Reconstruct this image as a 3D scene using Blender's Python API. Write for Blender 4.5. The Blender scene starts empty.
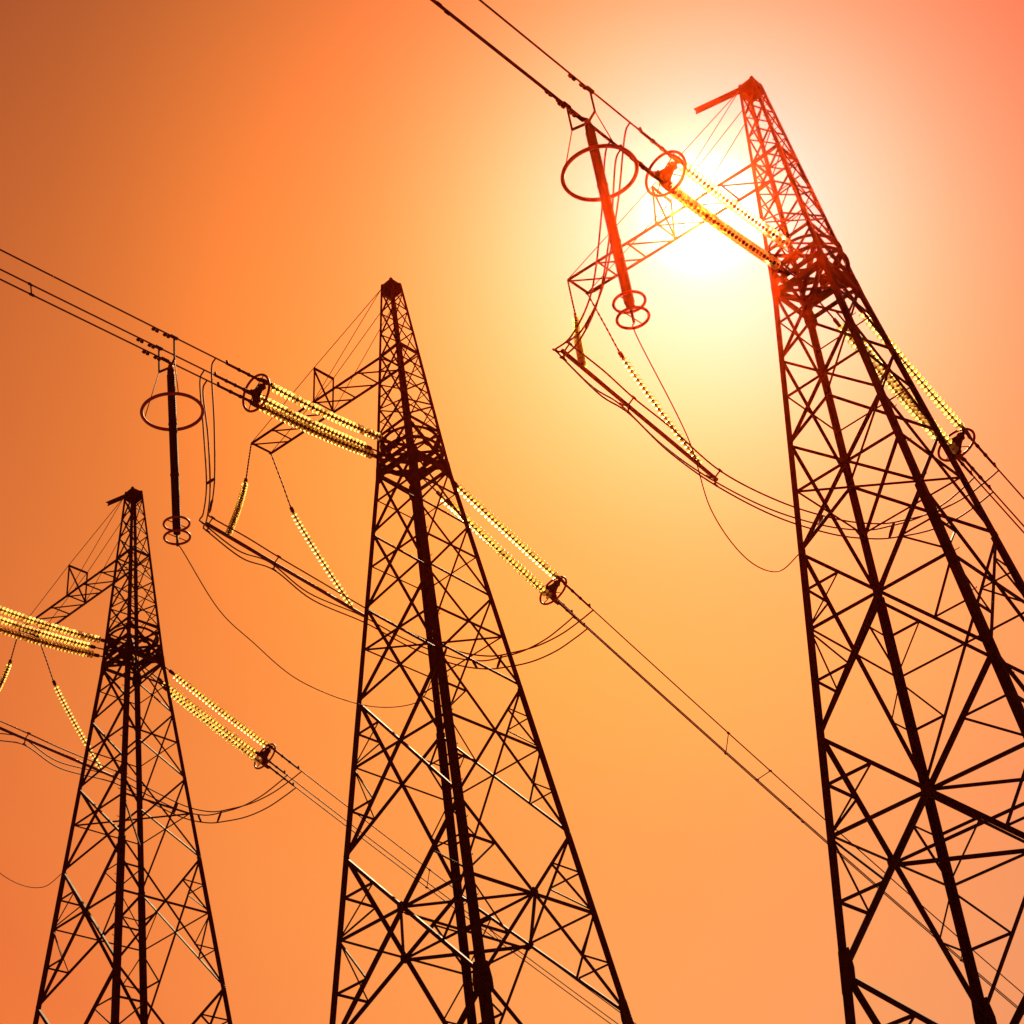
import bpy, bmesh, math, random
from mathutils import Vector, Matrix
random.seed(7)
S = bpy.context.scene
COL = S.collection
V3 = Vector

GLARE_DENSITY = 0.00026  # density of the added volume that imitates the lens glare
# ------------------------------------------------------------------ camera
cam_d = bpy.data.cameras.new("camera")
cam_d.sensor_width = 36.0
cam_d.lens = 36.0 * 1701.58 / 1024.0
cam_d.clip_start = 0.1
cam_d.clip_end = 5000.0
cam = bpy.data.objects.new("camera", cam_d)
COL.objects.link(cam)
PITCH, ROLL = 0.632269, -0.158935
fw = V3((0, math.cos(PITCH), math.sin(PITCH)))
up0 = V3((0, -math.sin(PITCH), math.cos(PITCH)))
rt0 = V3((1, 0, 0))
rt = math.cos(ROLL) * rt0 + math.sin(ROLL) * up0
up = -math.sin(ROLL) * rt0 + math.cos(ROLL) * up0
cam.matrix_world = Matrix(((rt.x, up.x, -fw.x, 0), (rt.y, up.y, -fw.y, 0), (rt.z, up.z, -fw.z, 0), (0, 0, 0, 1)))
S.camera = cam
S.view_settings.view_transform = 'Standard'
S.view_settings.look = 'None'
S.view_settings.exposure = 1.5
S.view_settings.gamma = 1.0

# ------------------------------------------------------------------ sky and sun
SUN = V3((0.1341, 0.6996, 0.7019)).normalized()
SUN_EL = math.asin(SUN.z)
SUN_AZ = math.atan2(SUN.x, SUN.y)

def N(nt, kind, **kw):
    n = nt.nodes.new(kind)
    for k, v in kw.items():
        setattr(n, k, v)
    return n

def ramp(nt, stops, interp='LINEAR'):
    r = nt.nodes.new('ShaderNodeValToRGB')
    r.color_ramp.interpolation = interp
    e = r.color_ramp.elements
    while len(e) < len(stops):
        e.new(0.5)
    for el, (p, c) in zip(e, stops):
        el.position = p
        el.color = (c[0], c[1], c[2], 1)
    return r

W = bpy.data.worlds.new("World")
S.world = W
W.use_nodes = True
nt = W.node_tree
nt.nodes.clear()
out = N(nt, 'ShaderNodeOutputWorld')
bg = N(nt, 'ShaderNodeBackground')
bg.inputs['Strength'].default_value = 0.3535
tc = N(nt, 'ShaderNodeTexCoord')
dot = N(nt, 'ShaderNodeVectorMath', operation='DOT_PRODUCT')
dot.inputs[1].default_value = SUN
nt.links.new(tc.outputs['Generated'], dot.inputs[0])
clampn = N(nt, 'ShaderNodeClamp')
clampn.inputs['Min'].default_value = -1
clampn.inputs['Max'].default_value = 1
nt.links.new(dot.outputs['Value'], clampn.inputs['Value'])
ac = N(nt, 'ShaderNodeMath', operation='ARCCOSINE')
nt.links.new(clampn.outputs[0], ac.inputs[0])
dv = N(nt, 'ShaderNodeMath', operation='DIVIDE')
nt.links.new(ac.outputs[0], dv.inputs[0])
dv.inputs[1].default_value = math.radians(90)
A = lambda deg: deg / 90.0
# sky glow: brightness and colour fall with the angle from the sun
RR = (2.9684, 2.2512, 1.64, 1.29, 0.86, 0.492, 0.306, 0.152)
GG = (1.16, 0.90, 0.600, 0.360, 0.2400, 0.1310, 0.0705, 0.0220)
BB = (0.82, 0.47, 0.245, 0.124, 0.0830, 0.0690, 0.0640, 0.044)
KN = (3.4, 5.7, 8.4, 12.0, 16.0, 21.0, 27.0, 36.0)
KN = (0.0, 1.0, 2.1) + KN + (60.0, 90.0)
RR = (12.0, 6.0, 3.3) + RR + (0.05, 0.02)
GG = (12.0, 4.4, 1.55) + GG + (0.006, 0.003)
BB = (11.0, 3.6, 1.10) + BB + (0.0025, 0.001)
def smooth_curve(ys, x):                           # monotone cubic through the logs
    n = len(KN)
    ly = [math.log(y) for y in ys]
    dl = [(ly[i + 1] - ly[i]) / (KN[i + 1] - KN[i]) for i in range(n - 1)]
    mm = [dl[0]] + [0 if dl[i - 1] * dl[i] <= 0 else 2 * dl[i - 1] * dl[i] / (dl[i - 1] + dl[i]) for i in range(1, n - 1)] + [dl[-1]]
    i = max(k for k in range(n - 1) if KN[k] <= x) if x < KN[-1] else n - 2
    h = KN[i + 1] - KN[i]
    t = (x - KN[i]) / h
    return math.exp((2 * t ** 3 - 3 * t * t + 1) * ly[i] + (t ** 3 - 2 * t * t + t) * h * mm[i] + (-2 * t ** 3 + 3 * t * t) * ly[i + 1] + (t ** 3 - t * t) * h * mm[i + 1])
xs_sky = [0, .7, 1.3, 1.9, 2.6, 3.4, 4.2, 5.1, 6.0, 7.0, 8.1, 9.3, 10.6, 12, 13.5, 15, 17, 19, 21, 23.5, 26, 29, 32.5, 36, 42, 50, 60, 75, 90]
aure = ramp(nt, [(A(x), (smooth_curve(RR, x), smooth_curve(GG, x), smooth_curve(BB, x))) for x in xs_sky])
nt.links.new(dv.outputs[0], aure.inputs[0])
# brighter towards the horizon, darker to the left and overhead
sep = N(nt, 'ShaderNodeSeparateXYZ')
nt.links.new(tc.outputs['Generated'], sep.inputs[0])
sdot = N(nt, 'ShaderNodeVectorMath', operation='DOT_PRODUCT')
sdot.inputs[1].default_value = (0.98213, -0.18819, 0.0)
nt.links.new(tc.outputs['Generated'], sdot.inputs[0])
def clampf(sock, off, lo, hi):
    m1 = N(nt, 'ShaderNodeMath', operation='ADD')
    m1.inputs[1].default_value = off
    nt.links.new(sock, m1.inputs[0])
    c = N(nt, 'ShaderNodeClamp')
    c.inputs['Min'].default_value = lo
    c.inputs['Max'].default_value = hi
    nt.links.new(m1.outputs[0], c.inputs['Value'])
    return c.outputs[0]
zz = clampf(sep.outputs['Z'], -0.6, -0.34, 0.24)
ss = clampf(sdot.outputs['Value'], 0.0, -0.5, 0.25)
def poly(a, b, c, d):
    def chain(x, a, b):                            # x * (a + b x)
        m = N(nt, 'ShaderNodeMath', operation='MULTIPLY_ADD')
        nt.links.new(x, m.inputs[0])
        m.inputs[1].default_value = b
        m.inputs[2].default_value = a
        k = N(nt, 'ShaderNodeMath', operation='MULTIPLY')
        nt.links.new(x, k.inputs[0])
        nt.links.new(m.outputs[0], k.inputs[1])
        return k.outputs[0]
    m = N(nt, 'ShaderNodeMath', operation='ADD')
    nt.links.new(chain(zz, a, b), m.inputs[0])
    nt.links.new(chain(ss, c, d), m.inputs[1])
    e = N(nt, 'ShaderNodeMath', operation='EXPONENT')
    nt.links.new(m.outputs[0], e.inputs[0])
    return e.outputs[0]
comb = N(nt, 'ShaderNodeCombineXYZ')
nt.links.new(poly(-2.932, 1.922, -0.763, 1.803), comb.inputs[0])
nt.links.new(poly(-3.95, 4.2, -0.95, 1.391), comb.inputs[1])
nt.links.new(poly(-2.508, -0.807, 1.0, -0.689), comb.inputs[2])
scl = N(nt, 'ShaderNodeVectorMath', operation='MULTIPLY')
nt.links.new(aure.outputs[0], scl.inputs[0])
nt.links.new(comb.outputs[0], scl.inputs[1])
# clear-sky part, tinted to the same orange
sky = N(nt, 'ShaderNodeTexSky', sky_type='NISHITA')
sky.sun_disc = False
sky.sun_elevation = SUN_EL
sky.sun_rotation = SUN_AZ
sky.dust_density = 4.0
bw = N(nt, 'ShaderNodeRGBToBW')
nt.links.new(sky.outputs[0], bw.inputs[0])
tint = N(nt, 'ShaderNodeVectorMath', operation='SCALE')
tint.inputs[0].default_value = (0.05, 0.012, 0.002)
nt.links.new(bw.outputs[0], tint.inputs['Scale'])
tint2 = N(nt, 'ShaderNodeVectorMath', operation='SCALE')
tint2.inputs['Scale'].default_value = 0.10
nt.links.new(tint.outputs[0], tint2.inputs[0])
add = N(nt, 'ShaderNodeVectorMath', operation='ADD')
nt.links.new(scl.outputs[0], add.inputs[0])
nt.links.new(tint2.outputs[0], add.inputs[1])
nt.links.new(add.outputs[0], bg.inputs['Color'])
nt.links.new(bg.outputs[0], out.inputs['Surface'])

sun_d = bpy.data.lights.new("sun", 'SUN')
sun_d.energy = 5.0
sun_d.angle = math.radians(1.0)
sun_d.color = (1.0, 0.75, 0.40)
sun = bpy.data.objects.new("sun", sun_d)
sun.rotation_euler = SUN.to_track_quat('Z', 'Y').to_euler()
sun.location = SUN * 60
COL.objects.link(sun)

# ------------------------------------------------------------------ materials
def mat(name, base, rough=0.5, metal=0.0, var=0.35, scale=6.0, spec=0.5, bump=0.0):
    m = bpy.data.materials.new(name)
    m.use_nodes = True
    t = m.node_tree
    b = t.nodes['Principled BSDF']
    co = N(t, 'ShaderNodeTexCoord')
    no = N(t, 'ShaderNodeTexNoise')
    no.inputs['Scale'].default_value = scale
    no.inputs['Detail'].default_value = 6
    t.links.new(co.outputs['Object'], no.inputs['Vector'])
    lo = [c * (1 - var) for c in base]
    hi = [min(1, c * (1 + var)) for c in base]
    r = ramp(t, [(0.3, lo), (0.7, hi)])
    t.links.new(no.outputs['Fac'], r.inputs[0])
    t.links.new(r.outputs[0], b.inputs['Base Color'])
    rr = N(t, 'ShaderNodeMapRange')
    rr.inputs['To Min'].default_value = max(0.05, rough - 0.12)
    rr.inputs['To Max'].default_value = min(1.0, rough + 0.12)
    t.links.new(no.outputs['Fac'], rr.inputs['Value'])
    t.links.new(rr.outputs[0], b.inputs['Roughness'])
    b.inputs['Metallic'].default_value = metal
    b.inputs['Specular IOR Level'].default_value = spec
    b.inputs['Specular Tint'].default_value = (1.0, 0.50, 0.20, 1)
    if bump:
        bp = N(t, 'ShaderNodeBump')
        bp.inputs['Strength'].default_value = bump
        t.links.new(no.outputs['Fac'], bp.inputs['Height'])
        t.links.new(bp.outputs[0], b.inputs['Normal'])
    return m

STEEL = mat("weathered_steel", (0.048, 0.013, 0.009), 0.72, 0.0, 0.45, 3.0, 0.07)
FITTING = mat("forged_fitting", (0.075, 0.020, 0.010), 0.75, 0.0, 0.3, 20.0, 0.10)
RINGM = mat("oxide_red_ring", (0.42, 0.032, 0.020), 0.6, 0.0, 0.2, 8.0, 0.25)
CABLE = mat("weathered_aluminium", (0.17, 0.030, 0.016), 0.7, 0.0, 0.3, 30.0, 0.12)
POLYMER = mat("dark_polymer", (0.028, 0.012, 0.010), 0.8, 0.0, 0.2, 12.0, 0.12)
PIPE = mat("jumper_pipe_metal", (0.18, 0.032, 0.020), 0.7, 0.0, 0.25, 8.0, 0.12)
CONC = mat("concrete", (0.3, 0.28, 0.25), 0.9, 0, 0.25, 4.0)
GROUND = mat("dry_grass_soil", (0.045, 0.034, 0.016), 0.95, 0, 0.5, 0.35)

def glass_mat():
    m = bpy.data.materials.new("toughened_glass")
    m.use_nodes = True
    t = m.node_tree
    t.nodes.clear()
    o = N(t, 'ShaderNodeOutputMaterial')
    tr = N(t, 'ShaderNodeBsdfTranslucent')
    no = N(t, 'ShaderNodeTexNoise')
    no.inputs['Scale'].default_value = 9.0
    co = N(t, 'ShaderNodeTexCoord')
    t.links.new(co.outputs['Object'], no.inputs['Vector'])
    r = ramp(t, [(0.35, (0.95, 0.53, 0.06)), (0.65, (0.98, 0.76, 0.34))])
    t.links.new(no.outputs['Fac'], r.inputs[0])
    oi = N(t, 'ShaderNodeObjectInfo')             # every disc has weathered a little differently
    dr = ramp(t, [(0.0, (0.35, 0.33, 0.28)), (0.18, (0.80, 0.80, 0.80)), (1.0, (1.0, 1.0, 1.0))])
    t.links.new(oi.outputs['Random'], dr.inputs[0])
    dm_ = N(t, 'ShaderNodeMix', data_type='RGBA', blend_type='MULTIPLY')
    dm_.inputs[0].default_value = 1.0
    t.links.new(r.outputs[0], dm_.inputs[6])
    t.links.new(dr.outputs[0], dm_.inputs[7])
    t.links.new(dm_.outputs[2], tr.inputs['Color'])
    gl = N(t, 'ShaderNodeBsdfGlossy')
    gl.inputs['Roughness'].default_value = 0.3
    gl.inputs['Color'].default_value = (0.95, 0.97, 0.9, 1)
    mx = N(t, 'ShaderNodeMixShader')
    mx.inputs[0].default_value = 0.09
    rf = N(t, 'ShaderNodeBsdfRefraction')
    rf.inputs['Roughness'].default_value = 0.60
    rf.inputs['IOR'].default_value = 1.25
    rf.inputs['Color'].default_value = (1.0, 0.97, 0.62, 1)
    mr = N(t, 'ShaderNodeMixShader')
    mr.inputs[0].default_value = 0.30
    t.links.new(tr.outputs[0], mr.inputs[1])
    t.links.new(rf.outputs[0], mr.inputs[2])
    t.links.new(mr.outputs[0], mx.inputs[1])
    t.links.new(gl.outputs[0], mx.inputs[2])
    tp = N(t, 'ShaderNodeBsdfTransparent')
    tp.inputs['Color'].default_value = (0.85, 0.9, 0.6, 1)
    mx2 = N(t, 'ShaderNodeMixShader')
    mx2.inputs[0].default_value = 0.04
    t.links.new(mx.outputs[0], mx2.inputs[1])
    t.links.new(tp.outputs[0], mx2.inputs[2])
    t.links.new(mx2.outputs[0], o.inputs['Surface'])
    return m
GLASS = glass_mat()

# ------------------------------------------------------------------ helpers
def new_obj(name, verts, faces, material, parent=None, smooth=False):
    me = bpy.data.meshes.new(name)
    me.from_pydata([tuple(v) for v in verts], [], faces)
    me.update()
    if smooth:
        for p in me.polygons:
            p.use_smooth = True
    me.materials.append(material)
    o = bpy.data.objects.new(name, me)
    COL.objects.link(o)
    if parent:
        o.parent = parent
    return o

class MB:
    """collects pieces of ONE part"""
    def __init__(self):
        self.v, self.f = [], []
    def add(self, vs, fs):
        b = len(self.v)
        self.v += [V3(x) for x in vs]
        self.f += [tuple(i + b for i in f) for f in fs]
    def prism(self, p, q, prof, a, b):
        """profile (list of 2D, ccw) in axes a,b swept p->q"""
        n = len(prof)
        p, q = V3(p), V3(q)
        vs = [p + a * x + b * y for x, y in prof] + [q + a * x + b * y for x, y in prof]
        fs = [(i, (i + 1) % n, n + (i + 1) % n, n + i) for i in range(n)]
        fs += [tuple(range(n))[::-1], tuple(range(n, 2 * n))]
        self.add(vs, fs)
    def angle(self, p, q, s, t, nrm, flip=False):
        """steel angle section, one flange in the plane whose normal is nrm, the other along -nrm"""
        p, q, nrm = V3(p), V3(q), V3(nrm)
        d = (q - p).normalized()
        a = nrm.cross(d).normalized()
        b = -(d.cross(a)).normalized()
        if b.dot(nrm) > 0:
            b = -b
        h = s / 2
        prof = [(-h, 0), (h, 0), (h, t), (-h + t, t), (-h + t, s), (-h, s)]
        if flip:
            prof = [(-x, y) for x, y in prof][::-1]
        self.prism(p, q, prof, a, b)
    def box(self, c, ax, ay, az):
        c, ax, ay, az = V3(c), V3(ax), V3(ay), V3(az)
        vs = [c + ax * i + ay * j + az * k for i in (-1, 1) for j in (-1, 1) for k in (-1, 1)]
        self.add(vs, [(0, 1, 3, 2), (4, 6, 7, 5), (0, 4, 5, 1), (2, 3, 7, 6), (0, 2, 6, 4), (1, 5, 7, 3)])
    def tube(self, pts, r, seg=8, closed=False):
        pts = [V3(p) for p in pts]
        n = len(pts)
        rr = r if isinstance(r, (list, tuple)) else [r] * n
        t0 = (pts[1] - pts[0]).normalized()
        ref = V3((0, 0, 1)) if abs(t0.z) < 0.9 else V3((1, 0, 0))
        a = t0.cross(ref).normalized()
        vs = []
        for i, p in enumerate(pts):
            if closed:
                t = (pts[(i + 1) % n] - pts[i - 1]).normalized()
            else:
                t = (pts[min(i + 1, n - 1)] - pts[max(i - 1, 0)]).normalized()
            a = (a - t * a.dot(t)).normalized()
            b = t.cross(a)
            for k in range(seg):
                an = 2 * math.pi * k / seg
                vs.append(p + (a * math.cos(an) + b * math.sin(an)) * rr[i])
        fs = []
        m = n if closed else n - 1
        for i in range(m):
            j = (i + 1) % n
            for k in range(seg):
                k2 = (k + 1) % seg
                fs.append((i * seg + k, i * seg + k2, j * seg + k2, j * seg + k))
        if not closed:
            fs.append(tuple(range(seg))[::-1])
            fs.append(tuple(range((n - 1) * seg, n * seg)))
        self.add(vs, fs)
    def plate(self, poly, thick_vec):
        poly = [V3(p) for p in poly]
        t = V3(thick_vec)
        n = len(poly)
        vs = [p - t for p in poly] + [p + t for p in poly]
        fs = [tuple(range(n))[::-1], tuple(range(n, 2 * n))]
        fs += [(i, (i + 1) % n, n + (i + 1) % n, n + i) for i in range(n)]
        self.add(vs, fs)
    def lathe(self, prof, p, axis, seg=16):
        axis = V3(axis).normalized()
        ref = V3((0, 0, 1)) if abs(axis.z) < 0.9 else V3((1, 0, 0))
        a = axis.cross(ref).normalized()
        b = axis.cross(a)
        p = V3(p)
        vs, fs = [], []
        for z, r in prof:
            for k in range(seg):
                an = 2 * math.pi * k / seg
                vs.append(p + axis * z + (a * math.cos(an) + b * math.sin(an)) * r)
        for i in range(len(prof) - 1):
            for k in range(seg):
                k2 = (k + 1) % seg
                fs.append((i * seg + k, i * seg + k2, (i + 1) * seg + k2, (i + 1) * seg + k))
        self.add(vs, fs)
    def build(self, name, material, parent=None, smooth=False):
        return new_obj(name, self.v, self.f, material, parent, smooth)

def tag(o, label=None, cat=None, group=None, kind=None):
    if label: o['label'] = label
    if cat: o['category'] = cat
    if group: o['group'] = group
    if kind: o['kind'] = kind
    return o

def kids(o):
    return [c for c in COL.objects if c.parent == o]

def catmull(pts, n=10):
    pts = [V3(p) for p in pts]
    P = [2 * pts[0] - pts[1]] + pts + [2 * pts[-1] - pts[-2]]
    o = []
    for i in range(1, len(P) - 2):
        for k in range(n):
            t = k / n
            a, b, c, d = P[i - 1], P[i], P[i + 1], P[i + 2]
            o.append(0.5 * ((2 * b) + (c - a) * t + (2 * a - 5 * b + 4 * c - d) * t * t + (3 * b - a - 3 * c + d) * t ** 3))
    o.append(pts[-1])
    return o

# ------------------------------------------------------------------ site: towers stand in a row down a hillside
TH = 0.908335                                   # azimuth of the power line (u axis); v axis is square to it
TP = {'mid': V3((-2.6255, 38.6512, 0.0)), 'rt': V3((7.9948, 30.2856, -3.0687)), 'lt': V3((-13.6841, 48.9653, 1.7042))}
UA = V3((math.cos(TH), math.sin(TH), 0))
VA = V3((-math.sin(TH), math.cos(TH), 0))
TILT = {'mid': 35.35, 'rt': 35.48, 'lt': 35.05}  # height of the arm tip
BASE = -1.0                                      # ground at a tower, below the local datum

def ground_z(x, y):
    q = V3((x + 2.6255, y - 38.6512, 0))
    g = -q.dot(VA) * -0.187 - q.dot(UA) * 0.10
    g = 22 * math.tanh(g / 22)
    return g + BASE + 0.12 * math.sin(x * 0.21) * math.sin(y * 0.17)

gv, gf = [], []
NG = 120
EX = 420.0
for i in range(NG + 1):
    for j in range(NG + 1):
        sx, sy = (i / NG * 2 - 1), (j / NG * 2 - 1)
        x, y = math.copysign(abs(sx) ** 1.8, sx) * EX, math.copysign(abs(sy) ** 1.8, sy) * EX
        gv.append((x, y + 30, ground_z(x, y + 30)))
for i in range(NG):
    for j in range(NG):
        a = i * (NG + 1) + j
        gf.append((a, a + NG + 1, a + NG + 2, a + 1))
tag(new_obj("ground", gv, gf, GROUND, None, True), kind="structure")

# ------------------------------------------------------------------ lattice tower
Z_TOP, Z_ARM, Z_K0 = 37.784, 34.80, 30.277
K = [30.277, 28.202, 25.719, 22.830, 18.467, 13.719]
Z_K6 = 8.35
def half(z):
    if z > Z_K0:
        return 0.765 + (0.232 - 0.765) * (z - Z_K0) / (Z_TOP - Z_K0)
    return 0.765 + 0.1048 * (Z_K0 - z)
CORN = {'N': (-1, -1), 'R': (1, -1), 'F': (1, 1), 'L': (-1, 1)}
FACES = [('N', 'R', V3((0, -1, 0))), ('R', 'F', V3((1, 0, 0))), ('F', 'L', V3((0, 1, 0))), ('L', 'N', V3((-1, 0, 0)))]
def C(c, z, inset=0.0):
    w = half(z) - inset
    return V3((CORN[c][0] * w, CORN[c][1] * w, z))
def lerp(a, b, t):
    return a + (b - a) * t

def build_tower(key):
    root = bpy.data.objects.new("lattice_tower", None)
    COL.objects.link(root)
    off = V3((0, 0, -BASE))                      # parts are built from the tower's base upwards
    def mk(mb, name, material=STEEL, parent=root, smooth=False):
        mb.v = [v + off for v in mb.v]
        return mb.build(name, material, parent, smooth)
    # legs: heavy angles in three lengths
    for c, (sx, sy) in CORN.items():
        m = MB()
        for z0, z1, s, t in ((Z_TOP + 0.05, Z_ARM, 0.080, 0.014), (Z_ARM, Z_K0, 0.10, 0.016), (Z_K0, K[3], 0.140, 0.02), (K[3], K[5], 0.172, 0.022), (K[5], BASE - 0.4, 0.20, 0.026)):
            a, b = C(c, z0), C(c, z1)
            prof = [(0, 0), (-s, 0), (-s, -t), (-t, -t), (-t, -s), (0, -s)]
            if sx * sy < 0:
                prof = prof[::-1]
            m.prism(a, b, prof, V3((sx, 0, 0)), V3((0, sy, 0)))
        mk(m, "leg")
        f = MB()
        g = C(c, BASE)
        f.box((g.x, g.y, BASE - 0.9), (0.45, 0, 0), (0, 0.45, 0), (0, 0, 1.1))
        mk(f, "concrete_footing", CONC)
    # X panels
    up_lv = [37.45, 36.62, 35.75, Z_ARM]
    mid_lv = [Z_ARM, 33.72, 32.72, 31.75]
    panels = [(up_lv[i], up_lv[i + 1], 0.040, 0) for i in range(3)] + [(mid_lv[i], mid_lv[i + 1], 0.042, 1) for i in range(3)]
    sizes = [0.060, 0.062, 0.066, 0.073, 0.086]
    panels += [(K[i], K[i + 1], sizes[i], 1 if i < 3 else 2) for i in range(5)]
    panels += [(K[5], Z_K6, 0.100, 2), (Z_K6, BASE + 0.3, 0.11, 0)]
    for (z0, z1, s, lvl) in panels:
        for (a, b, nrm) in FACES:
            A0, A1, B0, B1 = C(a, z0), C(a, z1), C(b, z0), C(b, z1)
            w0, w1 = half(z0), half(z1)
            t = w0 / (w0 + w1)                    # where the two diagonals cross
            X = lerp(A0, B1, t)
            zx = X.z
            m = MB()
            for p, q, k in ((A0, B1, 0), (B0, A1, 1)):
                o = nrm * (-0.024 - 0.012 * k)
                m.angle(p + o, q + o, s, s * 0.14, nrm, nrm.x + nrm.y < 0)
                if k or z0 != Z_K6:               # the lowest pair is one crossed brace
                    mk(m, "diagonal_brace")
                    m = MB()
            if lvl >= 1:
                m = MB()
                o = nrm * -0.060
                m.angle(C(a, zx) + o, C(b, zx) + o, s * 0.72, s * 0.1, nrm)
                mk(m, "horizontal_brace")
            if lvl == 2:
                for top, bot, leg in ((A0, B1, a), (B0, A1, b)):
                    for half_up in (True, False):
                        # redundant members between leg and diagonal
                        if half_up:
                            zs, other = z0, top
                        else:
                            zs = z1
                            other = A1 if leg == a else B1
                        q = lerp(other, X, 0.5)
                        lz = zx + (zs - zx) * 0.5
                        o = nrm * -0.052
                        m = MB()
                        m.angle(C(leg, lz) + o, q + o, s * 0.6, s * 0.08, nrm)
                        m.angle(q + o * 1.25, C(leg, zx) + o * 1.25, s * 0.5, s * 0.08, nrm)
                        mk(m, "redundant_brace")
                if z0 != K[4]:
                    continue
                g = MB()
                side = V3((0, 0, 1)).cross(nrm)
                r = s * 1.3
                g.plate([X + side * r * x + V3((0, 0, 1)) * r * y for x, y in ((-1, -.55), (-.55, -1), (.55, -1), (1, -.55), (1, .55), (.55, 1), (-.55, 1), (-1, .55))], nrm * 0.008)
                mk(g, "gusset_plate")
    # plan bracing where the faces' crossings are tied together
    def cross_z(z0, z1):
        w0, w1 = half(z0), half(z1)
        return z0 + (z1 - z0) * w0 / (w0 + w1)
    zc = cross_z(K[4], K[5])
    w = half(zc)
    mids = {'A': V3((-w, 0, zc)), 'B': V3((0, w, zc)), 'D': V3((w, 0, zc)), 'E': V3((0, -w, zc))}
    for p, q in (('A', 'E'), ('E', 'D'), ('D', 'B'), ('B', 'A'), ('A', 'D'), ('B', 'E')):
        m = MB()
        dz = V3((0, 0, 0.0 if (p, q) != ('A', 'D') else 0.12))
        m.angle(lerp(mids[p], mids[q], 0.02) - dz, lerp(mids[p], mids[q], 0.98) - dz, 0.072, 0.012, V3((0, 0, 1)))
        mk(m, "plan_brace")
    zc = cross_z(K[2], K[3])
    for a, b, dz in (('L', 'R', 0), ('N', 'F', -0.09)):
        m = MB()
        m.angle(C(a, zc, 0.05) + V3((0, 0, dz)), C(b, zc, 0.05) + V3((0, 0, dz)), 0.06, 0.009, V3((0, 0, 1)))
        mk(m, "plan_brace")
    # splice gussets on the legs and on the waist
    for c in CORN:
        for (a, b, nrm) in FACES:
            if c not in (a, b):
                continue
            oth = b if c == a else a
            for z, hw, hh in ((K[5], 0.30, 0.40), (K[0], 0.22, 0.26)):
                p = C(c, z)
                side = (C(oth, z) - p).normalized()
                leg = (C(c, z + 1) - p).normalized()
                g = MB()
                g.plate([p + leg * hh, p + leg * hh + side * hw * 0.75, p + side * hw, p - leg * hh * 0.6 + side * hw, p - leg * hh + side * hw * 0.6, p - leg * hh], nrm * 0.010)
                mk(g, "gusset_plate")
            if c == a:                            # bolts are part of the plate's look at the lower splice
                pass
    # arm-level frame
    for (a, b, nrm) in FACES:
        m = MB()
        m.angle(C(a, Z_ARM + 0.06) - nrm * 0.03, C(b, Z_ARM + 0.06) - nrm * 0.03, 0.07, 0.01, nrm)
        mk(m, "horizontal_brace")
    # waist: two square frames, ring beams, hip plates and inner bracing
    for z, s in ((31.70, 0.06), (30.30, 0.14)):
        for (a, b, nrm) in FACES:
            m = MB()
            m.angle(C(a, z) - nrm * 0.012, C(b, z) - nrm * 0.012, s, 0.014, nrm)
            mk(m, "waist_beam")
    for z, r, h in ((31.34, 0.84, 0.045), (30.90, 0.90, 0.06)):
        m = MB()
        ring = [V3((math.cos(2 * math.pi * k / 40) * r, math.sin(2 * math.pi * k / 40) * r, z)) for k in range(40)]
        vs, fs = [], []
        for p in ring:
            rd = V3((p.x, p.y, 0)).normalized()
            for dr, dz in ((-0.05, -h), (0.05, -h), (0.05, -h + 0.014), (-0.035, -h + 0.014), (-0.035, h), (-0.05, h)):
                vs.append(p + rd * dr + V3((0, 0, dz)))
        for i in range(40):
            j = (i + 1) % 40
            for k in range(6):
                k2 = (k + 1) % 6
                fs.append((i * 6 + k, i * 6 + k2, j * 6 + k2, j * 6 + k))
        m.add(vs, fs)
        mk(m, "ring_beam")
    for (a, b, nrm) in FACES:                     # short X bracing of the waist band
        for p, q, k in ((C(a, 31.6), C(b, 30.4), 0), (C(b, 31.6), C(a, 30.4), 1)):
            m = MB()
            o = nrm * (-0.03 - 0.012 * k)
            m.angle(p + o, q + o, 0.075, 0.011, nrm)
            mk(m, "waist_brace")
        side = V3((0, 0, 1)).cross(nrm)
        X = V3((nrm.x * half(31.0), nrm.y * half(31.0), 31.0)) - nrm * 0.08
        g = MB()
        g.plate([X + side * x + V3((0, 0, y)) for x, y in ((-.14, -.06), (-.06, -.13), (.06, -.13), (.14, -.06), (.14, .06), (.06, .13), (-.06, .13), (-.14, .06))], nrm * 0.01)
        mk(g, "gusset_plate")
    for z in (30.36, 31.0):
        for a, b, dz in (('L', 'R', 0), ('N', 'F', 0.11)):
            m = MB()
            m.angle(C(a, z, 0.06) + V3((0, 0, dz)), C(b, z, 0.06) + V3((0, 0, dz)), 0.10, 0.012, V3((0, 0, 1)))
            mk(m, "plan_brace")
    for q in (-1, 1):                             # pull-off beams that the strings pull on
        m = MB()
        m.angle((q * 0.70, -0.70, 30.62), (q * 0.70, 0.70, 30.62), 0.16, 0.016, V3((q, 0, 0)))
        mk(m, "pull_off_beam")
        m = MB()
        m.angle((q * 0.72, -0.62, 30.95), (q * 0.72, 0.62, 30.95), 0.12, 0.016, V3((q, 0, 0)))
        mk(m, "pull_off_beam")
    # peak cap
    for (a, b, nrm) in FACES:
        p, q = C(a, Z_TOP) - nrm * 0.004, C(b, Z_TOP) - nrm * 0.004
        p2, q2 = C(a, Z_TOP - 0.30) - nrm * 0.004, C(b, Z_TOP - 0.30) - nrm * 0.004
        m = MB()
        m.plate([p, q, q2, p2], nrm * 0.006)
        mk(m, "peak_plate")
    m = MB()
    w = half(Z_TOP)
    m.box((0, 0, Z_TOP - 0.02), (w - 0.02, 0, 0), (0, w - 0.02, 0), (0, 0, 0.012))
    mk(m, "peak_plate")
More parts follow.
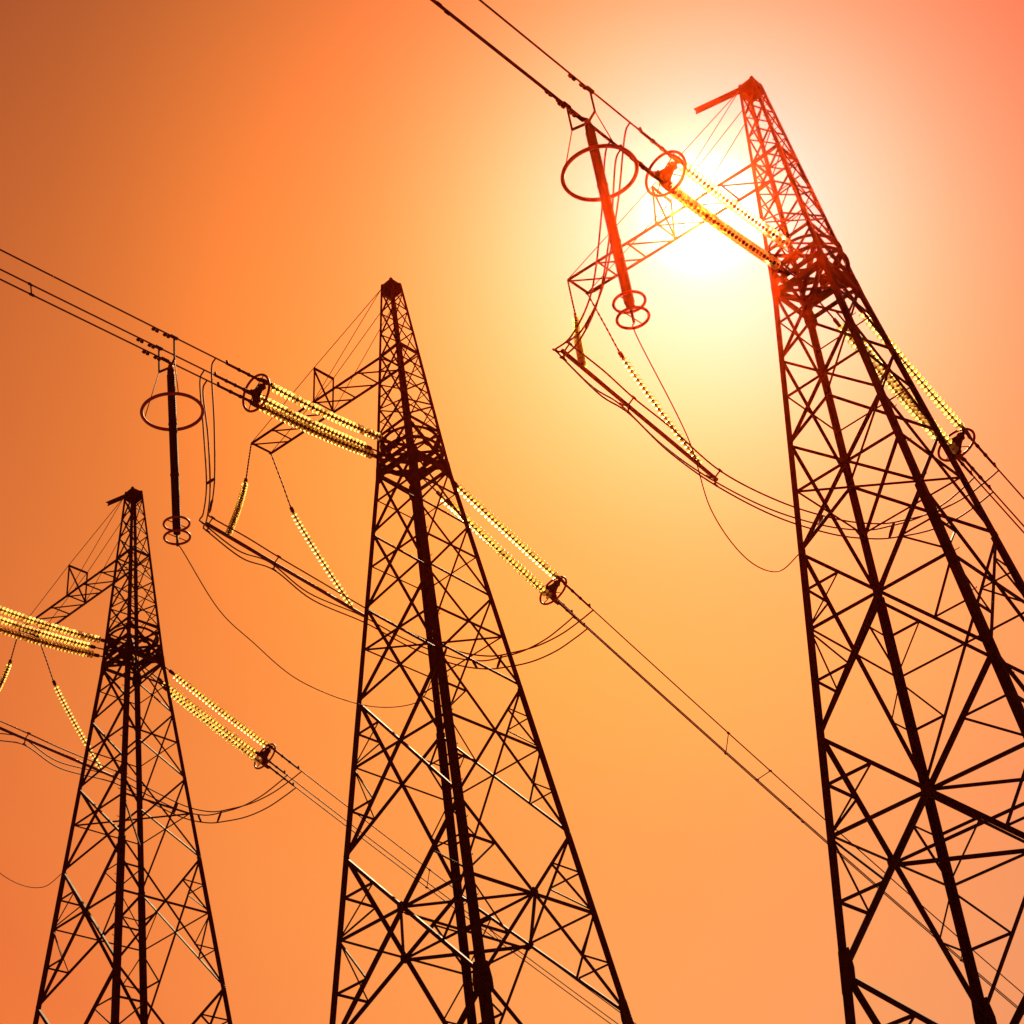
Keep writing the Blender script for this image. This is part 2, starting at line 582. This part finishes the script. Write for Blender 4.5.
    if key != 'mid':                              # earth-wire bracket
        m = MB()
        m.angle((-0.23, 0.1, 37.66), (-0.23, 1.62 if key == 'rt' else 1.32, 38.14 if key == 'rt' else 38.02), 0.12, 0.014, V3((0, 0, 1)))
        mk(m, "peak_bracket")
    # step bolts up the near leg
    for i in range(46):
        z = 37.0 - i * 0.52
        c = C('N', z)
        m = MB()
        e = V3((1, 0, 0)) if i % 2 else V3((0, 1, 0))
        q = V3((0, -1, 0)) if i % 2 else V3((-1, 0, 0))
        p = c + e * 0.05
        m.tube([p, p + q * 0.14, p + q * 0.14 + V3((0, 0, 0.025))], 0.010, 5)
        mk(m, "step_bolt")
    # cantilever arm, built level from the tower face and tilted as it hangs in the photo
    zt = TILT[key]
    L_ARM = 6.25 if key == 'rt' else 6.07
    ang = math.asin((zt - Z_ARM) / L_ARM)
    piv = V3((0, 0.43, Z_ARM)) + off
    arm = MB()
    for sx in (-1, 1):
        arm.angle((sx * 0.42, 0.0, 0), (sx * 0.42, L_ARM, 0), 0.10, 0.012, V3((sx, 0, 0)))
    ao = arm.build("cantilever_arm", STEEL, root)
    ao.location = piv
    ao.rotation_euler = (ang, 0, 0)
    nb = 6
    xs = [L_ARM * i / nb for i in range(nb + 1)]
    for i in range(nb):
        m = MB()
        m.angle((0.40, xs[i] + 0.03, -0.02), (-0.40, xs[i + 1] - 0.03, -0.02), 0.035, 0.008, V3((0, 0, 1)))
        m.build("arm_lacing", STEEL, ao)
        m = MB()
        m.angle((-0.40, xs[i + 1] - 0.02, 0.03), (0.40, xs[i + 1] - 0.02, 0.03), 0.06 if i < nb - 1 else 0.09, 0.008, V3((0, 0, 1)))
        m.build("arm_lacing", STEEL, ao)
    YP = xs[3]
    for sx in (-1, 1):
        m = MB()
        m.angle((sx * 0.40, YP, 0.01), (sx * 0.40, YP - 0.04, 1.36), 0.065, 0.01, V3((0, -1, 0)))
        m.build("upright_post", STEEL, ao)
    m = MB()
    m.angle((-0.40, YP - 0.05, 1.33), (0.40, YP - 0.05, 1.33), 0.06, 0.009, V3((0, -1, 0)))
    m.build("upright_crossbar", STEEL, ao)
    m = MB()
    m.angle((-0.40, YP + 0.02, 1.30), (0.40, YP + 0.02, 0.05), 0.045, 0.008, V3((0, 1, 0)))
    m.build("upright_brace", STEEL, ao)
    ca, sa = math.cos(ang), math.sin(ang)
    def onarm(x, y, z):
        return V3((x, 0.43 + y * ca - z * sa, Z_ARM + y * sa + z * ca))
    for sx, leg in ((-1, 'L'), (1, 'F')):
        post_top = onarm(sx * 0.41, YP - 0.04, 1.36)
        tip = onarm(sx * 0.41, L_ARM - 0.05, 0.04)
        m = MB()
        m.tube([C(leg, 37.62), post_top, tip], 0.013, 6)
        mk(m, "stay_cable", CABLE, root, True)
        m = MB()
        m.tube([C(leg, 37.62 if sx < 0 else 37.25), onarm(sx * 0.41, YP, 0.04)], 0.012, 6)
        mk(m, "stay_cable", CABLE, root, True)
    root.location = TP[key] + V3((0, 0, BASE))
    root.rotation_euler = (0, 0, TH)
    return root, onarm

TW = {'mid': "the middle tower", 'rt': "the tower beside the sun", 'lt': "the leftmost tower"}
TLAB = {'mid': "rust-dark steel lattice tower in the middle, its waist hung with glass strings",
        'rt': "largest steel lattice tower, reddened against the sun, its peak beside the white glare",
        'lt': "smallest and farthest steel lattice tower, standing at the left edge"}
ARM = {}
for key in ('mid', 'rt', 'lt'):
    r, fn = build_tower(key)
    ARM[key] = fn
    tag(r, TLAB[key], "lattice tower", "lattice towers in a row")

# ------------------------------------------------------------------ line hardware
TRI = [(-0.906, 0.423), (0.819, 0.574), (0.087, -0.996)]  # three sub-conductors: two above, one below
POSN = ["uppermost", "middle", "lowest"]

class Frame:
    """a thing whose parts are written in tower coordinates"""
    def __init__(self, key, name, anchor, label, cat, group=None):
        self.a = V3(anchor)
        self.o = bpy.data.objects.new(name, None)
        COL.objects.link(self.o)
        w = TP[key] + UA * self.a.x + VA * self.a.y + V3((0, 0, self.a.z))
        self.o.location = w
        self.o.rotation_euler = (0, 0, TH)
        tag(self.o, label, cat, group)
    def part(self, mb, name, material, parent=None, smooth=False):
        mb.v = [v - self.a for v in mb.v]
        return mb.build(name, material, parent or self.o, smooth)
    def place(self, mesh, name, p, axis, parent=None):
        o = bpy.data.objects.new(name, mesh)
        COL.objects.link(o)
        o.parent = parent or self.o
        o.location = V3(p) - self.a
        o.rotation_mode = 'QUATERNION'
        o.rotation_quaternion = V3(axis).to_track_quat('Z', 'Y')
        return o

def single(key, mb, name, material, anchor, label, cat, group=None, smooth=True):
    a = V3(anchor)
    mb.v = [v - a for v in mb.v]
    o = mb.build(name, material, None, smooth)
    o.location = TP[key] + UA * a.x + VA * a.y + V3((0, 0, a.z))
    o.rotation_euler = (0, 0, TH)
    return tag(o, label, cat, group)

# one glass disc: bell-shaped skirt, hollow underneath
dm = MB()
R = 0.128
dm.lathe([(0.000, 0.046), (0.010, 0.075), (0.026, 0.100), (0.048, R - 0.006), (0.060, R), (0.068, R - 0.003), (0.064, R - 0.012)], (0, 0, 0), (0, 0, 1), 14)
DISC = dm.build("glass_disc", GLASS, None, True)
DISC_MESH = DISC.data
bpy.data.objects.remove(DISC)

def string(key, pts, n, label, group, lead, tail, ds=1.0):
    """insulator string along polyline pts: discs between arc lengths lead and total-tail"""
    f = Frame(key, "insulator_string", pts[0], label, "insulator string", group)
    seglen = [(pts[i + 1] - pts[i]).length for i in range(len(pts) - 1)]
    tot = sum(seglen)
    def at(s):
        for i, l in enumerate(seglen):
            if s <= l or i == len(seglen) - 1:
                return lerp(pts[i], pts[i + 1], s / l), (pts[i + 1] - pts[i]).normalized()
            s -= l
    pitch = (tot - lead - tail) / n
    st = [(lead * i / 24.0 * 0.95, 0.016 if i % 2 else 0.030) for i in range(24)]
    for k in range(n):
        q = lead + pitch * (k + 0.2)
        p, ax = at(q)
        f.place(DISC_MESH, "glass_disc", p, ax).scale = (ds, ds, ds)
        st += [(q - 0.055, 0.018), (q - 0.050, 0.038), (q - 0.010, 0.047), (q + 0.012, 0.050), (q + 0.016, 0.018)]
    st += [(tot, 0.02)]
    m = MB()
    m.tube([at(x)[0] for x, r in st], [r for x, r in st], 8)
    f.part(m, "metal_core", FITTING, None, True)
    if lead > 0.3:
        p, ax = at(lead - 0.12)
        e = MB()
        e.box(p, ax * 0.09, ax.cross(V3((0, 0, 1))).normalized() * 0.035, ax.cross(V3((0, 0, 1))).cross(ax).normalized() * 0.05)
        f.part(e, "shackle", FITTING)
    return f

FR0, FR1 = V3((-0.78, 0.00, 30.52)), V3((-5.80, -0.06, 30.09))     # front string set: tower end, line end
BK0, BK1 = V3((0.78, 0.02, 30.40)), V3((5.88, 0.23, 28.72))
FDIR = V3((-1, -0.045, -0.085))
BDIR = V3((1, 0.015, -0.372))
def front_c(s, k, sp=0.36):                       # a front sub-conductor, s metres out from the yoke
    c = FR1 + V3((-0.16, 0, 0)) + FDIR * s + V3((0, 0, 0.00025 * s * s))
    return c + V3((0, TRI[k][0] * sp, TRI[k][1] * sp))
def back_c(s, k, sp=0.36):
    c = BK1 + V3((0.18, 0, 0)) + BDIR * s + V3((0, 0, 0.0011 * s * s))
    return c + V3((0, TRI[k][0] * sp, TRI[k][1] * sp))

def tension_set(key, e0, e1, cfun, side_word, back):
    tw = TW[key]
    # three strings
    sp_ = 0.38 if back else 0.355
    for k in range(3):
        a = e0 + V3((0, TRI[k][0] * sp_, TRI[k][1] * sp_ * (0.86 if back else 0.78) + 0.05))
        b = e1 + V3((0, TRI[k][0] * sp_, TRI[k][1] * sp_))
        pts = []
        for i in range(9):
            t = i / 8
            p = lerp(a, b, t)
            p.z -= 0.10 * 4 * t * (1 - t) * (1.0 if not back else 0.6)
            pts.append(p)
        string(key, pts, 29, f"{POSN[k]} of three glass disc strings on the {side_word} side of {tw}", "tension strings of glass discs", 0.80, 0.10)
    # yoke and grading ring
    d = (e1 - e0).normalized()
    f = Frame(key, "yoke_assembly", e1, f"triangular yoke with round ring ending the {side_word} strings of {tw}", "yoke", "yokes with grading rings")
    sgn = 1 if back else -1
    m = MB()
    tri = [e1 + V3((0.07 * sgn, TRI[k][0] * 0.40, TRI[k][1] * 0.40)) for k in (0, 1, 2)]
    hub = e1 + V3((0.07 * sgn, 0, 0))
    poly = []
    for k in range(3):
        p, q = tri[k], tri[(k + 1) % 3]
        poly += [lerp(p, hub, 0.02), lerp(lerp(p, q, 0.5), hub, 0.18)]
    n1_ = d.cross(V3((0, 0, 1))).normalized()
    n2_ = n1_.cross(d).normalized()
    m.plate(poly, d * 0.03)
    for k in range(3):                            # sockets, links and arcing horns crowd the plate
        p = tri[k]
        m.tube([p - d * 0.22, p - d * 0.05, p + d * 0.05, p + d * 0.2], [0.04, 0.055, 0.055, 0.04], 8)
        q = lerp(p, hub, 0.45)
        m.box(q, d * 0.09, n1_ * 0.06, n2_ * 0.05)
        m.tube([q - d * 0.12, q + d * 0.12], 0.03, 6)
    f.part(m, "yoke_plate", FITTING)
    n1 = d.cross(V3((0, 0, 1))).normalized()
    n2 = n1.cross(d).normalized()
    rc = e1 + d * 0.10
    m = MB()
    m.tube([rc + n1 * math.cos(2 * math.pi * i / 48) * 0.52 + n2 * math.sin(2 * math.pi * i / 48) * 0.52 for i in range(48)], 0.034, 8, True)
    f.part(m, "grading_ring", RINGM, None, True)
    for i in range(4):
        an = math.pi / 4 + i * math.pi / 2
        m = MB()
        m.tube([rc + d * 0.10, rc + d * 0.03 + (n1 * math.cos(an) + n2 * math.sin(an)) * 0.30, rc + (n1 * math.cos(an) + n2 * math.sin(an)) * 0.52], 0.014, 6)
        f.part(m, "ring_spoke", FITTING, None, True)
    # conductors with their dead-end clamps
    smax = 110 if not back else 150
    for k in range(3):
        n = 60
        pts = [cfun(smax * (i / n) ** 1.6, k) for i in range(n + 1)]
        f = Frame(key, "line_conductor", pts[0], f"{POSN[k]} wire of the bundle leaving the {side_word} side of {tw}", "power line", "bundled line wires")
        m = MB()
        m.tube(pts, 0.021, 7)
        f.part(m, "wire", CABLE, None, True)
        m = MB()
        c0, c1 = cfun(-0.16, k), cfun(1.25 - 0.12 * (k == 1), k)
        m.tube([c0, lerp(c0, c1, 0.1), lerp(c0, c1, 0.3), c1], [0.05, 0.034, 0.038, 0.034], 8)
        dd = (c1 - c0).normalized()
        for tt in (0.18, 0.42, 0.66):
            m.tube([lerp(c0, c1, tt), lerp(c0, c1, tt + 0.05)], 0.05, 8)
        m.tube([c1 - dd * 0.04, c1 - dd * 0.01 + V3((0, 0, 0.11))], 0.034, 6)
        f.part(m, "dead_end_clamp", FITTING, None, True)
        if not back:
            s = 2.95
            for w in (0, 1):
                m = MB()
                p = cfun(s + 0.30 + 0.36 * w, k) - V3((0, 0, 0.085))
                m.lathe([(-0.10, 0.012), (-0.095, 0.036), (-0.03, 0.042), (-0.02, 0.012), (0.02, 0.012), (0.03, 0.042), (0.095, 0.036), (0.10, 0.012)], p, dd, 8)
                m.tube([p, p + V3((0, 0, 0.085))], 0.016, 5)
                f.part(m, "vibration_damper", FITTING, None, True)
    # spacers
    sps = ((1 if not back else 0),)
    if back:
        prs = [(7.7, 0, 2), (9.8, 0, 1), (11.6, 1, 2), (20.5, 0, 2), (21.4, 1, 2)]
    else:
        prs = [(6.9, 1, 2), (10.2, 0, 1)]
    for i, (s, a, b) in enumerate(prs):
        p, q = cfun(s, a), cfun(s + 0.1, b)
        m = MB()
        dd = (q - p).normalized()
        m.tube([p - dd * 0.05, p, lerp(p, q, 0.5), q, q + dd * 0.05], 0.016, 6)
        for e in (p, q):
            m.tube([e - FDIR.normalized() * 0.06, e + FDIR.normalized() * 0.06], 0.036, 6)
        ordw = ["nearest", "second", "third", "fourth", "farthest"][i] if back else ["nearest", "farther"][i]
        single(key, m, "bundle_spacer", FITTING, p, f"thin spacer rod on two wires, {ordw} out {side_word} of {tw}", "spacer", "spacers on the line wires")

def set_tri(deg):                                 # how far the bundle's triangle is turned
    for k, da in enumerate((120, 0, 240)):
        TRI[k] = (math.cos(math.radians(deg + da)), math.sin(math.radians(deg + da)))

for key in ('mid', 'rt', 'lt'):
    set_tri(38)
    tension_set(key, FR0, FR1, front_c, "left", False)
    set_tri(32)
    tension_set(key, BK0, BK1, back_c, "right", True)

# ------------------------------------------------------------------ arrester rods hung from the front bundle
DZA = {'mid': -0.13, 'rt': 0.0, 'lt': -0.1}
def arrester(key):
    tw = TW[key]
    top, bot = V3((-8.87, -0.26, 29.17 + 0.6 * DZA[key])), V3((-8.61, -0.09, 24.45 + 1.7 * DZA[key]))
    ax = (bot - top).normalized()
    f = Frame(key, "surge_arrester", top, f"dark arrester rod with three rings hung from wires of {tw}", "arrester", "hanging arrester rods")
    L = (bot - top).length
    m = MB()
    prof = [(0, 0.02), (0.0, 0.085)]
    n = 64
    for i in range(n):
        z = 0.15 + (L - 0.25) * i / n
        joint = i in (21, 42)
        prof += [(z, 0.092 if not joint else 0.112), (z + 0.028, 0.104 if not joint else 0.112)]
    prof += [(L - 0.08, 0.085), (L, 0.085), (L, 0.01)]
    m.lathe(prof, top, ax, 16)
    f.part(m, "polymer_housing", POLYMER, None, True)
    m = MB()
    m.lathe([(-0.16, 0.02), (-0.15, 0.06), (0.02, 0.075), (0.42, 0.078), (0.43, 0.06)], top - ax * 0.0, ax, 14)
    f.part(m, "end_fitting", RINGM, None, True)
    # yoke holding the three wires
    h = top - ax * 0.10
    m = MB()
    ends = []
    for k in (0, 1):
        c = front_c(3.0, k)
        e = V3((c.x, c.y, h.z + 0.04))
        ends.append(e)
        m.tube([h, e], 0.032, 6)
        m.tube([e, c], 0.026, 6)
        m.tube([c - FDIR.normalized() * 0.10, c + FDIR.normalized() * 0.10], 0.05, 6)
    c = front_c(3.0, 2)
    m.tube([h, V3((h.x, h.y, h.z + 0.1)), c], 0.030, 6)
    m.tube([c - FDIR.normalized() * 0.12, c + FDIR.normalized() * 0.10], 0.05, 6)
    f.part(m, "hanger_yoke", FITTING)
    def ring(s, r, tr):
        c = top + ax * s
        e1 = ax.cross(V3((0, 1, 0))).normalized()
        e2 = ax.cross(e1)
        m = MB()
        m.tube([c + e1 * math.cos(2 * math.pi * i / 56) * r + e2 * math.sin(2 * math.pi * i / 56) * r for i in range(56)], tr, 8, True)
        return f.part(m, "grading_ring", RINGM, None, True), c, e1, e2
    rg, c, e1, e2 = ring(1.30, 0.74, 0.042)
    view = UA  # struts reach from the yoke ends down to the ring
    for e, an in ((ends[0], None), (ends[1], None)):
        q = V3((e.x, e.y, c.z)) - c
        q.z = 0
        q = q.normalized() * 0.76
        m = MB()
        m.tube([e, c + q], 0.012, 5)
        f.part(m, "ring_strut", FITTING, None, True)
    for i, s in enumerate((4.60, 4.98)):
        rg, c, e1, e2 = ring(s, 0.30, 0.029)
        m = MB()
        m.tube([c + e1 * 0.31, c - e1 * 0.31], 0.012, 5)
        f.part(m, "ring_strut", FITTING, None, True)
    m = MB()
    m.tube([bot, bot + ax * 0.35], 0.03, 6)
    f.part(m, "lower_terminal", FITTING, None, True)
    return bot + ax * 0.35

for key in ('mid', 'rt', 'lt'):
    set_tri(38)
    b = arrester(key)
    if key == 'mid':
        path = [b, (-8.3, 0.12, 24.0), (-6.75, 0.75, 23.3), (-5.5, 1.0, 22.95), (-4.0, 1.0, 22.35), (-2.2, 0.6, 22.05), (-1.4, -0.4, 21.9), (-1.45, -1.1, 22.25), (-1.5, -1.5, 22.83)]
    else:
        path = [b, (-8.3, 0.1, 24.0), (-6.0, 0.9, 23.3), (-4.4, 1.7, 22.75), (-3.0, 2.0, 22.35), (-2.0, 1.9, 22.35), (-1.5, 1.5, 22.83)]
    m = MB()
    cp = catmull(path, 12)
    m.tube(cp, 0.013, 5)
    single(key, m, "earth_lead", CABLE, path[0], f"thin slack earth wire from the arrester rod to {TW[key]}", "wire", "earth leads")

# ------------------------------------------------------------------ jumper: pipe under the arm, its two strings and the jumper wires
PIPE_F, PIPE_B = V3((-3.35, 5.24, 30.20)), V3((3.62, 5.92, 30.00))
DZ = {'mid': -0.13, 'rt': 0.0, 'lt': -0.27}         # how low each set hangs
for key in ('mid', 'rt', 'lt'):
    set_tri(36)
    tw = TW[key]
    fn = ARM[key]
    PF, PB = PIPE_F + V3((0, 0, DZ[key])), PIPE_B + V3((0, 0, DZ[key]))
    dz_ = V3((0, 0, DZ[key]))
    f = Frame(key, "jumper_pipe", PF, f"straight metal pipe carrying jumper wires under the arm of {tw}", "pipe", "jumper pipes")
    m = MB()
    m.tube([PF, lerp(PF, PB, 0.33), lerp(PF, PB, 0.66), PB], 0.055, 10)
    f.part(m, "pipe", PIPE, None, True)
    pd = (PB - PF).normalized()
    for t in (0.01, 0.40, 0.985):
        c = lerp(PF, PB, t)
        m = MB()
        for k in range(3):
            e = c + V3((0, TRI[k][0] * 0.24, TRI[k][1] * 0.24 + 0.02))
            m.tube([c, e], 0.022, 6)
            m.tube([e - pd * 0.07, e + pd * 0.07], 0.036, 6)
        f.part(m, "wire_bracket", FITTING)
    LA, LB = lerp(PF, PB, 0.125) + V3((0, 0, .05)), lerp(PF, PB, 0.90) + V3((0, 0, .05))
    la_ = 6.23 if key == 'rt' else 6.05
    ta, tb = fn(-0.42, la_, -0.03), fn(0.42, la_, -0.03)
    sa = [ta, lerp(ta, V3((-0.86, 6.32, 33.56)) + dz_, 0.5), V3((-0.86, 6.32, 33.56)) + dz_, V3((-1.30, 6.10, 32.42)) + dz_, V3((-1.88, 5.72, 31.30)) + dz_, LA]
    sb = [tb, lerp(tb, V3((1.25, 6.48, 33.44)) + dz_, 0.5), V3((1.25, 6.48, 33.44)) + dz_, V3((1.76, 6.30, 32.34)) + dz_, V3((2.30, 6.10, 31.28)) + dz_, LB]
    pa, pb = catmull(sa, 6), catmull(sb, 6)
    la = sum((pa[i + 1] - pa[i]).length for i in range(12))
    lb = sum((pb[i + 1] - pb[i]).length for i in range(12))
    string(key, pa, 25, f"curved glass disc string hanging from the outer arm corner of {tw}", "hanging strings of glass discs", la, 0.06, 0.84)
    string(key, pb, 25, f"straight slanting glass disc string from the inner arm corner of {tw}", "hanging strings of glass discs", lb, 0.06, 0.88)
    # jumper wires
    W3 = []
    for k in range(3):
        o = lambda s: V3((0, TRI[k][0] * s, TRI[k][1] * s))
        sg = [0.0, 0.12, -0.10][k]
        pts = [front_c(1.62 - 0.12 * (k == 1), k), front_c(1.68 - 0.12 * (k == 1), k) + V3((0.12, 0.25, -0.22)),
               V3((-6.55, 1.15, 29.30)) + o(0.26), V3((-5.30, 2.65, 28.98)) + o(0.20), V3((-4.25, 4.1, 29.35)) + o(0.20),
               V3((-3.55, 5.1, 30.02)) + o(0.23), lerp(PF, PB, 0.01) + o(0.24),
               lerp(PF, PB, 0.20) + o(0.24) + V3((0, -0.05, -0.30 if k else -0.02)), lerp(PF, PB, 0.40) + o(0.24),
               lerp(PF, PB, 0.62) + o(0.22) + V3((0, -0.10, -0.42 if k else -0.08)), lerp(PF, PB, 0.985) + o(0.24),
               V3((4.35, 4.9, 28.75)) + o(0.24), V3((5.0, 3.8, 27.80)) + o(0.24), V3((5.44, 2.9, 27.30)) + o(0.24)]
        e_ = back_c(1.36 - 0.12 * (k == 1), k)
        for t_, sag_ in ((0.22, 0.24), (0.45, 0.38), (0.68, 0.34), (0.88, 0.15)):
            pts.append(lerp(V3((5.44, 2.9, 27.30)) + o(0.24), e_, t_) - V3((0, 0, sag_)))
        pts.append(e_)
        cp = catmull(pts, 8)
        W3.append(cp)
        m = MB()
        m.tube(cp, 0.023, 6)
        single(key, m, "jumper_wire", CABLE, pts[0], f"{POSN[k]} slack jumper wire looping along the pipe past {tw}", "wire", "jumper wires")
    for i, (idx, a, b) in enumerate(((24, 0, 1), (29, 0, 2), (94, 0, 2), (102, 1, 2), (108, 0, 2))):
        p, q = W3[a][idx], W3[b][idx]
        m = MB()
        m.tube([p, lerp(p, q, 0.3), lerp(p, q, 0.7), q], [0.03, 0.045, 0.045, 0.03], 6)
        where = ["upper one at left drop", "lower one at left drop", "first beyond the pipe", "middle one beyond the pipe", "last before the right clamps"][i]
        single(key, m, "jumper_spacer", FITTING, p, f"jumper wire spacer of {tw}, {where}", "spacer", "spacers on the jumper wires")

# ------------------------------------------------------------------ added scattering volume that stands in for lens glare around the sun
hv = bpy.data.materials.new("glare_veil")
hv.use_nodes = True
t = hv.node_tree
t.nodes.clear()
ho = N(t, 'ShaderNodeOutputMaterial')
pv = N(t, 'ShaderNodeVolumePrincipled')
pv.inputs['Color'].default_value = (1.0, 0.055, 0.003, 1)
pv.inputs['Density'].default_value = GLARE_DENSITY
pv.inputs['Anisotropy'].default_value = 0.985
t.links.new(pv.outputs[0], ho.inputs['Volume'])
m = MB()
m.box((0, 30, 5), (480, 0, 0), (0, 480, 0), (0, 0, 45))
tag(m.build("glare_volume", hv), kind="stuff")
